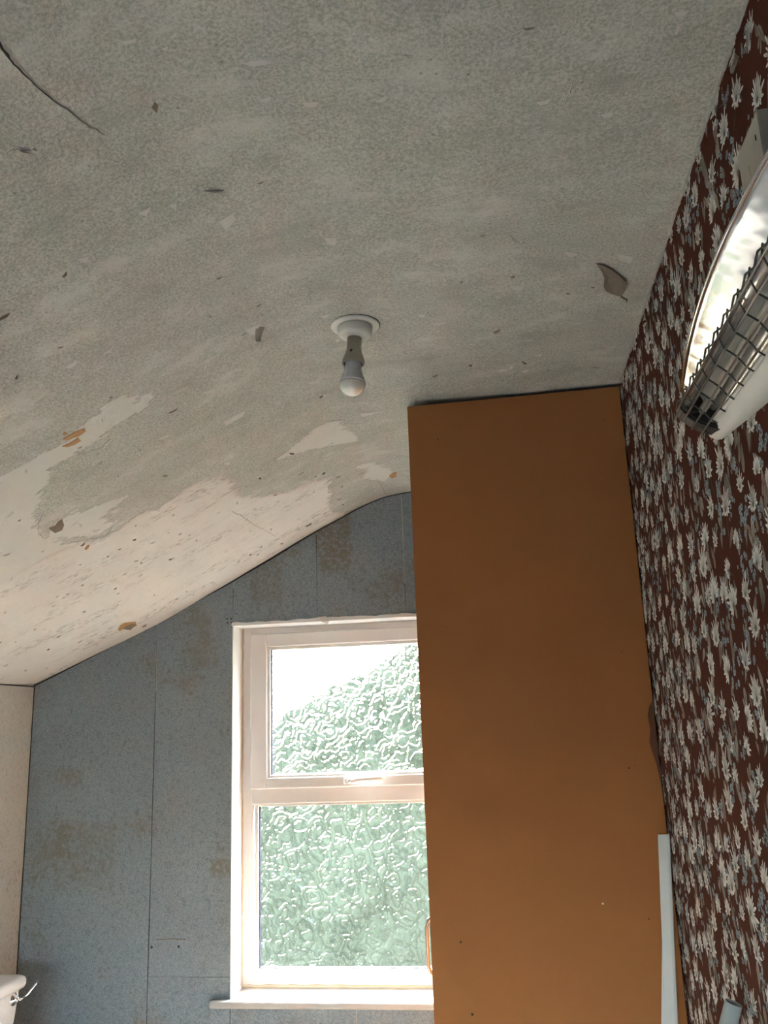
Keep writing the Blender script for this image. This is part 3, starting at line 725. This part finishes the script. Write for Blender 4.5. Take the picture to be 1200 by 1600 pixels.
# pale tube standing by the papered wall
def card_tube():
    a = Vector((.352, 1.707, EYE - .489)); b = Vector((-.03, 1.80, .006)); ax = (a - b).normalized(); Lh = (a - b).length; r = .0145
    q = ax.to_track_quat('Z', 'Y').to_matrix().to_4x4(); base = Matrix.Translation(b) @ q
    t = empty('card_tube', b, 'pale blue-white cardboard tube leaning by the floral wallpaper', 'tube')
    o = lathe('tube_wall', [(r - .002, .0), (r, .0), (r, Lh), (r - .002, Lh), (r - .0021, .002)], M['tube'], t, base, 24)
    o2 = lathe('bore_shade', [(.0002, Lh - .012), (r - .0022, Lh - .012), (r - .0022, Lh - .016), (.0002, Lh - .016)], M['gap'], t, base, 20)  # dark disc in the open end, standing in for the shade inside
    for i, zz in enumerate((.045, .075)):
        V = []; Fc = []
        for j in range(6):
            an = -2.3 + j * .16
            for z2 in (Lh - zz, Lh - zz - .012): V.append(base @ Vector(((r + .0004) * math.cos(an), (r + .0004) * math.sin(an), z2)))
        for j in range(5): Fc.append((j * 2, j * 2 + 1, j * 2 + 3, j * 2 + 2))
        mesh('printed_mark', V, Fc, M['teal'], t)
card_tube()

# ------------------------------------------------------------------ ceiling light
def lamp():
    p = Vector((-.291, 1.806, ceil_z(-.291) - .003)); tilt = Matrix.Rotation(math.radians(4.0), 4, 'Y')
    B = Matrix.Translation(p)
    t = empty('ceiling_light', p, 'bare frosted bulb in an old white batten lampholder on the ceiling', 'ceiling light')
    lathe('ceiling_plate', [(.0001, .006), (.0565, .006), (.0565, -.0005), (.0545, -.003), (.0001, -.003)], M['rose'], t, B, 48)
    lathe('dark_rim', [(.054, .005), (.0582, .005), (.0582, .001), (.054, .001)], M['gap'], t, B, 48)
    Bt = B @ tilt
    lathe('lamp_base', [(.0001, -.002), (.0405, -.002), (.0410, -.013), (.0398, -.0165), (.0392, -.0185), (.0380, -.0225), (.0350, -.0250), (.0260, -.0275), (.0190, -.0300), (.0001, -.0300)], M['rose'], t, Bt, 44)
    h = lathe('lamp_holder', [(.0001, -.028), (.0170, -.028), (.0168, -.052), (.0178, -.062), (.0215, -.074), (.0250, -.083), (.0265, -.091), (.0258, -.095), (.0235, -.095), (.0222, -.088), (.0200, -.070), (.0001, -.068)], M['holder'], t, Bt, 36)
    v = Bt @ Vector((-.003, -.0178, -.068)); box('holder_screw', v.x - .003, v.x + .003, v.y - .003, v.y + .002, v.z - .004, v.z + .003, M['gap'], h, .001)
    bt = empty('bulb_root', p); bpy.data.objects.remove(bt)
    b = lathe('bulb', [(.0001, -.072), (.0180, -.072), (.0185, -.098), (.0205, -.112), (.0245, -.124), (.0290, -.134), (.0304, -.1395), (.0300, -.1405), (.0001, -.1405)], M['bulb_collar'], t, Bt, 40)
    dome = [(.0001, -.1400)] + [(.0303 * math.cos(a), -.1415 - .0300 * math.sin(a)) for a in np.linspace(0, math.pi / 2 - .02, 14)]
    lathe('bulb_dome', dome, M['bulb'], b, Bt, 40)
lamp()

# ------------------------------------------------------------------ radiant wall heater
def heater():
    yc, hl = .76, .43; N = 44; ss = np.linspace(-.985, .985, N)
    y = lambda s: yc + hl * s
    xL = lambda s: .2305 + .0385 * abs(s) ** 1.7
    xR = lambda s: .2915 - .022 * abs(s) ** 4
    xB = lambda s: .350 - .052 * abs(s) ** 1.9
    zt = lambda s: EYE + .4005 - .010 * abs(s) ** 2.5
    zl = lambda s: EYE + .430 - .022 * abs(s) ** 4
    zr = EYE + .362; zb = EYE + .350
    t = empty('wall_heater', (.33, yc, EYE + .36), 'chrome and cream radiant bar heater fixed high on the floral wall', 'heater')
    def loft(name, sec, mat, smooth=True, closed=False, caps=False, lim=.875):
        ss = np.linspace(-lim, lim, N); V = []; Fc = []; rows = [sec(s) for s in ss]; n = len(rows[0])
        for s, r in zip(ss, rows): V += [(a, y(s), b) for a, b in r]
        for i in range(N - 1):
            for k in range(n if closed else n - 1): Fc.append((i * n + k, i * n + (k + 1) % n, (i + 1) * n + (k + 1) % n, (i + 1) * n + k))
        if caps: Fc += [tuple(range(n)), tuple((N - 1) * n + k for k in range(n))]
        bm = bmesh.new(); vv = [bm.verts.new(v) for v in V]
        for f in Fc: bm.faces.new([vv[i] for i in f])
        bmesh.ops.recalc_face_normals(bm, faces=bm.faces)
        return bmobj(name, bm, mat, t, smooth)
    def refl(s, off=0.0):
        a, b = (xL(s), zl(s)), (xR(s), zr); m = ((a[0] + b[0]) / 2 + .004, zt(s)); out = []
        for q in np.linspace(0, 1, 15):            # through both rims and the crown
            w0, w1, w2 = (1 - q) ** 2, 2 * q * (1 - q), q * q; c = (2 * m[0] - .5 * (a[0] + b[0]), 2 * m[1] - .5 * (a[1] + b[1]))
            out.append((w0 * a[0] + w1 * c[0] + w2 * b[0], w0 * a[1] + w1 * c[1] + w2 * b[1] + off))
        return out
    loft('reflector', lambda s: refl(s) + refl(s, .0022)[::-1], M['chrome'], closed=True, caps=True)
    tube('reflector_rim', [(xL(s), y(s), zl(s)) for s in ss if abs(s) < .89], .0022, M['chrome_hard'], t, 8)
    tube('reflector_rim', [(xR(s), y(s), zr) for s in ss if abs(s) < .86], .0022, M['heater_white'], t, 8)
    def body(s):
        a = xL(s) + .016; e = xB(s); T = zt(s) + .010; r0 = xR(s) + .003
        top = refl(s, .006)
        return [(r0, zr + .001), (r0 + .004, zb + .001), (r0 + .012, zb - .004), (e - .010, zb - .003), (e - .002, zb + .006), (e, zb + .03), (e - .003, T - .008), (e - .012, T + .004)] + [(u, v) for u, v in top[3:12]]
    def body2(s):
        e = xB(s); T = zt(s) + .010; r0 = xR(s) + .003
        crown = [p for p in refl(s, .006)[2:11]]
        return [(r0, zr + .001), (r0 + .004, zb + .001), (r0 + .012, zb - .004), (e - .010, zb - .003), (e - .002, zb + .006), (e, zb + .03), (e - .004, T - .006), (e - .014, T + .002)] + crown[::-1]
    loft('housing', body2, M['heater_white'], closed=True, caps=True, lim=.845)
    # black end caps carrying the lamp clips and guard
    for s in (-1, 1):
        ye = yc + s * hl * .80; x0, x1 = .2405, .312
        poly = [(.2455, EYE + .386), (.2485, EYE + .378), (.268, EYE + .3605), (.280, EYE + .3545), (.296, EYE + .3485), (.302, EYE + .356), (.300, EYE + .372), (.290, EYE + .392), (.270, EYE + .408), (.256, EYE + .402)]
        c = prism('end_cap', poly, 'y', ye - .016, ye + .016, M['black'], t, .0025)
        lathe('lamp_clip', [(.0001, 0), (.013, 0), (.013, .004), (.009, .005), (.0085, .001), (.0001, .001)], M['gap'], c, Matrix.Translation((.2615, ye - s * .0165, EYE + .386)) @ Matrix.Rotation(s * math.pi / 2, 4, 'X'), 20)
    tube('heating_element', [(.2575, yc - hl * .76, EYE + .3885), (.2575, yc + hl * .76, EYE + .3885)], .0075, M['quartz'], t, 18)
    tube('heating_element', [(.273, yc - hl * .76, EYE + .376), (.273, yc + hl * .76, EYE + .376)], .0050, M['bracket'], t, 14)
    g0, g1 = yc - hl * .815, yc + hl * .82
    bars = [(.2475, .386), (.2545, .373), (.2635, .3605), (.2745, .3525)]
    for gx, gz in bars: tube('guard_bar', [(gx, g0, EYE + gz), (gx, g1, EYE + gz)], .0013, M['wire'], t, 7)
    n = 17
    for i in range(n):                              # cross wires woven between the bars
        ya = g0 + (g1 - g0) * (i + .5) / n; k = .013
        P = [(.2455, ya - k, EYE + .3925), (.2470, ya - k * .2, EYE + .387), (.2540, ya + .002, EYE + .3735), (.2635, ya - .004, EYE + .361), (.2745, ya + k * .5, EYE + .3530), (.283, ya + k, EYE + .350)]
        tube('guard_wire', P, .0011, M['wire_dark'], t, 6)
    pts = []
    for i in range(n * 2 + 1):
        ya = g0 + (g1 - g0) * i / (n * 2); pts.append((.2450 if i % 2 else .2470, ya, EYE + (.3925 if i % 2 else .388)))
    tube('guard_edge', pts, .0012, M['wire_dark'], t, 6)
    # wall bracket above the housing: pressed box with slots
    bx0, y0, y1, z0, z1 = .300, .821, .899, EYE + .405, EYE + .611
    prism('bracket', [(bx0, z0), (XR - .001, z0), (XR - .001, z1 + .004), (bx0, z1)], 'y', y0, y1, M['bracket'], t, .0012)
    br = [o for o in t.children if o.name.startswith('bracket')][0]
    for ya, yb_, za, zb_ in ((.834, .836, .584, .590), (.882, .884, .548, .553)):
        box('bracket_slot', bx0 - .0006, bx0 + .001, ya, yb_, EYE + za, EYE + zb_, M['gap'], br)
    box('bracket_slot', bx0 - .0004, bx0 + .001, .8668, .8678, EYE + .562, EYE + .575, M['holder'], br)
    mesh('bracket_slot', [(bx0 - .0006, .838, EYE + .590), (bx0 - .0006, .852, EYE + .588), (bx0 - .0006, .842, EYE + .574), (bx0 - .0006, .840, EYE + .574)], [(0, 1, 2, 3)], M['holder'], br)
heater()

# ------------------------------------------------------------------ toilet cistern on the left wall
def cistern():
    xw = XL; xf = -1.672; y0, y1 = 2.56, 3.012; zt = EYE - .782
    t = empty('toilet', ((xw + xf) / 2, (y0 + y1) / 2, 0), 'white ceramic toilet cistern with chrome flush lever by the left wall', 'toilet')
    def rr(x0, x1, ya, yb, r, n=6):
        out = []
        for cx, cy, a0 in ((x1 - r, yb - r, 0), (x0 + .01, yb - .01, 1), (x0 + .01, ya + .01, 2), (x1 - r, ya + r, 3)):
            rad = r if a0 in (0, 3) else .01
            for i in range(n + 1):
                a = (a0 + i / n) * math.pi / 2; out.append((cx + rad * math.cos(a), cy + rad * math.sin(a)))
        return out
    def stack(name, rows, mat, par):
        V = []; Fc = []; n = len(rows[0][0])
        for ring, z in rows: V += [(a, b, z) for a, b in ring]
        for i in range(len(rows) - 1):
            for k in range(n): Fc.append((i * n + k, i * n + (k + 1) % n, (i + 1) * n + (k + 1) % n, (i + 1) * n + k))
        Fc += [tuple(range(n - 1, -1, -1)), tuple((len(rows) - 1) * n + k for k in range(n))]
        o = mesh(name, V, Fc, mat, par, True)
        for p in o.data.polygons: p.use_smooth = len(p.vertices) == 4
        return o
    R = lambda ins, r=.03: rr(xw + .003, xf - ins, y0 + ins, y1 - ins, r)
    stack('cistern_lid', [(R(.012), zt - .040), (R(.003), zt - .036), (R(0), zt - .026), (R(0), zt - .014), (R(.003), zt - .007), (R(.010), zt - .002), (R(.022), zt), (R(.06), zt + .002)], M['ceramic'], t)
    stack('cistern_tank', [(R(.060), zt - .40), (R(.045), zt - .39), (R(.032), zt - .25), (R(.020), zt - .10), (R(.015), zt - .0405)], M['ceramic'], t)
    # bowl and foot, below the frame
    def oval(cx, cy, a, b): return [(cx + a * math.cos(q), cy + b * math.sin(q)) for q in np.linspace(0, 2 * math.pi, 29)[:-1]]
    ym = (y0 + y1) / 2
    stack('pan', [(oval(-1.50, ym, .20, .11), .0), (oval(-1.50, ym, .19, .10), .10), (oval(-1.46, ym, .20, .12), .22), (oval(-1.43, ym, .25, .18), .36), (oval(-1.43, ym, .26, .19), .372)], M['ceramic'], t)
    stack('seat_lid', [(oval(-1.42, ym, .255, .19), .3735), (oval(-1.42, ym, .26, .195), .383), (oval(-1.42, ym, .25, .185), .393)], M['ceramic'], t)
    yl, zl, xs = 2.945, zt - .062, xf - .018
    L = lathe('flush_lever', [(.0001, 0), (.021, 0), (.020, .003), (.012, .005), (.011, .016), (.009, .020), (.0001, .021)], M['chrome_hard'], t, Matrix.Translation((xs, yl, zl)) @ Matrix.Rotation(math.pi / 2, 4, 'Y'), 24)
    tube('lever_arm', [(xs + .014, yl, zl), (xs + .020, yl + .012, zl - .004), (xs + .026, yl + .040, zl + .001), (xs + .034, yl + .075, zl + .022), (xs + .040, yl + .105, zl + .040)], .005, M['chrome_hard'], L, 10, [.006, .0055, .0045, .0038, .003])
cistern()

# ------------------------------------------------------------------ outside the window
tag(box('paving', -14, 12, 3.62, 6.4, -2.75, -2.65, M['paving']), 'pale paving out of view, added to bounce light up indoors', 'paving', None, 'structure')  # unseen ground, added pale to bounce light up to the ceiling
tag(box('lawn', -60, 60, 6.4, 90, -2.78, -2.68, M['lawn']), 'lawn seen dimly through the patterned glass', 'lawn', None, 'structure')
def hedge():
    """overgrown hedge, rising towards the right"""
    xs = np.linspace(-9, 4, 150); n = 44; V = []; Fc = []
    for x in xs:
        top = 1.45 + np.interp(x, [-9, -4.2, -3.0, -1.1, 0, 4], [-.6, -.1, .12, 1.15, 1.9, 2.4])
        for j in range(n):
            a = math.pi * j / (n - 1); py = 11 - 1.0 * math.cos(a) * (1 - .25 * math.sin(a)); pz = -2.68 + (top + 2.68) * math.sin(a) ** .45
            q = Vector((x, py, pz)); k = .16 * mnoise.noise(q * 1.1) + .11 * mnoise.noise(q * 3.1) + .07 * mnoise.noise(q * 8)
            V.append((x + k * .5, py - k * math.cos(a), pz + k * math.sin(a) if 0 < j < n - 1 else pz))
    for i in range(len(xs) - 1):
        for j in range(n - 1): Fc.append((i * n + j, (i + 1) * n + j, (i + 1) * n + j + 1, i * n + j + 1))
    Fc += [tuple(range(n)), tuple((len(xs) - 1) * n + j for j in range(n - 1, -1, -1))]
    tag(mesh('garden_hedge', V, Fc, M['leaf2']), 'pale green overgrown hedge blurred behind the patterned glass', 'hedge')
hedge()
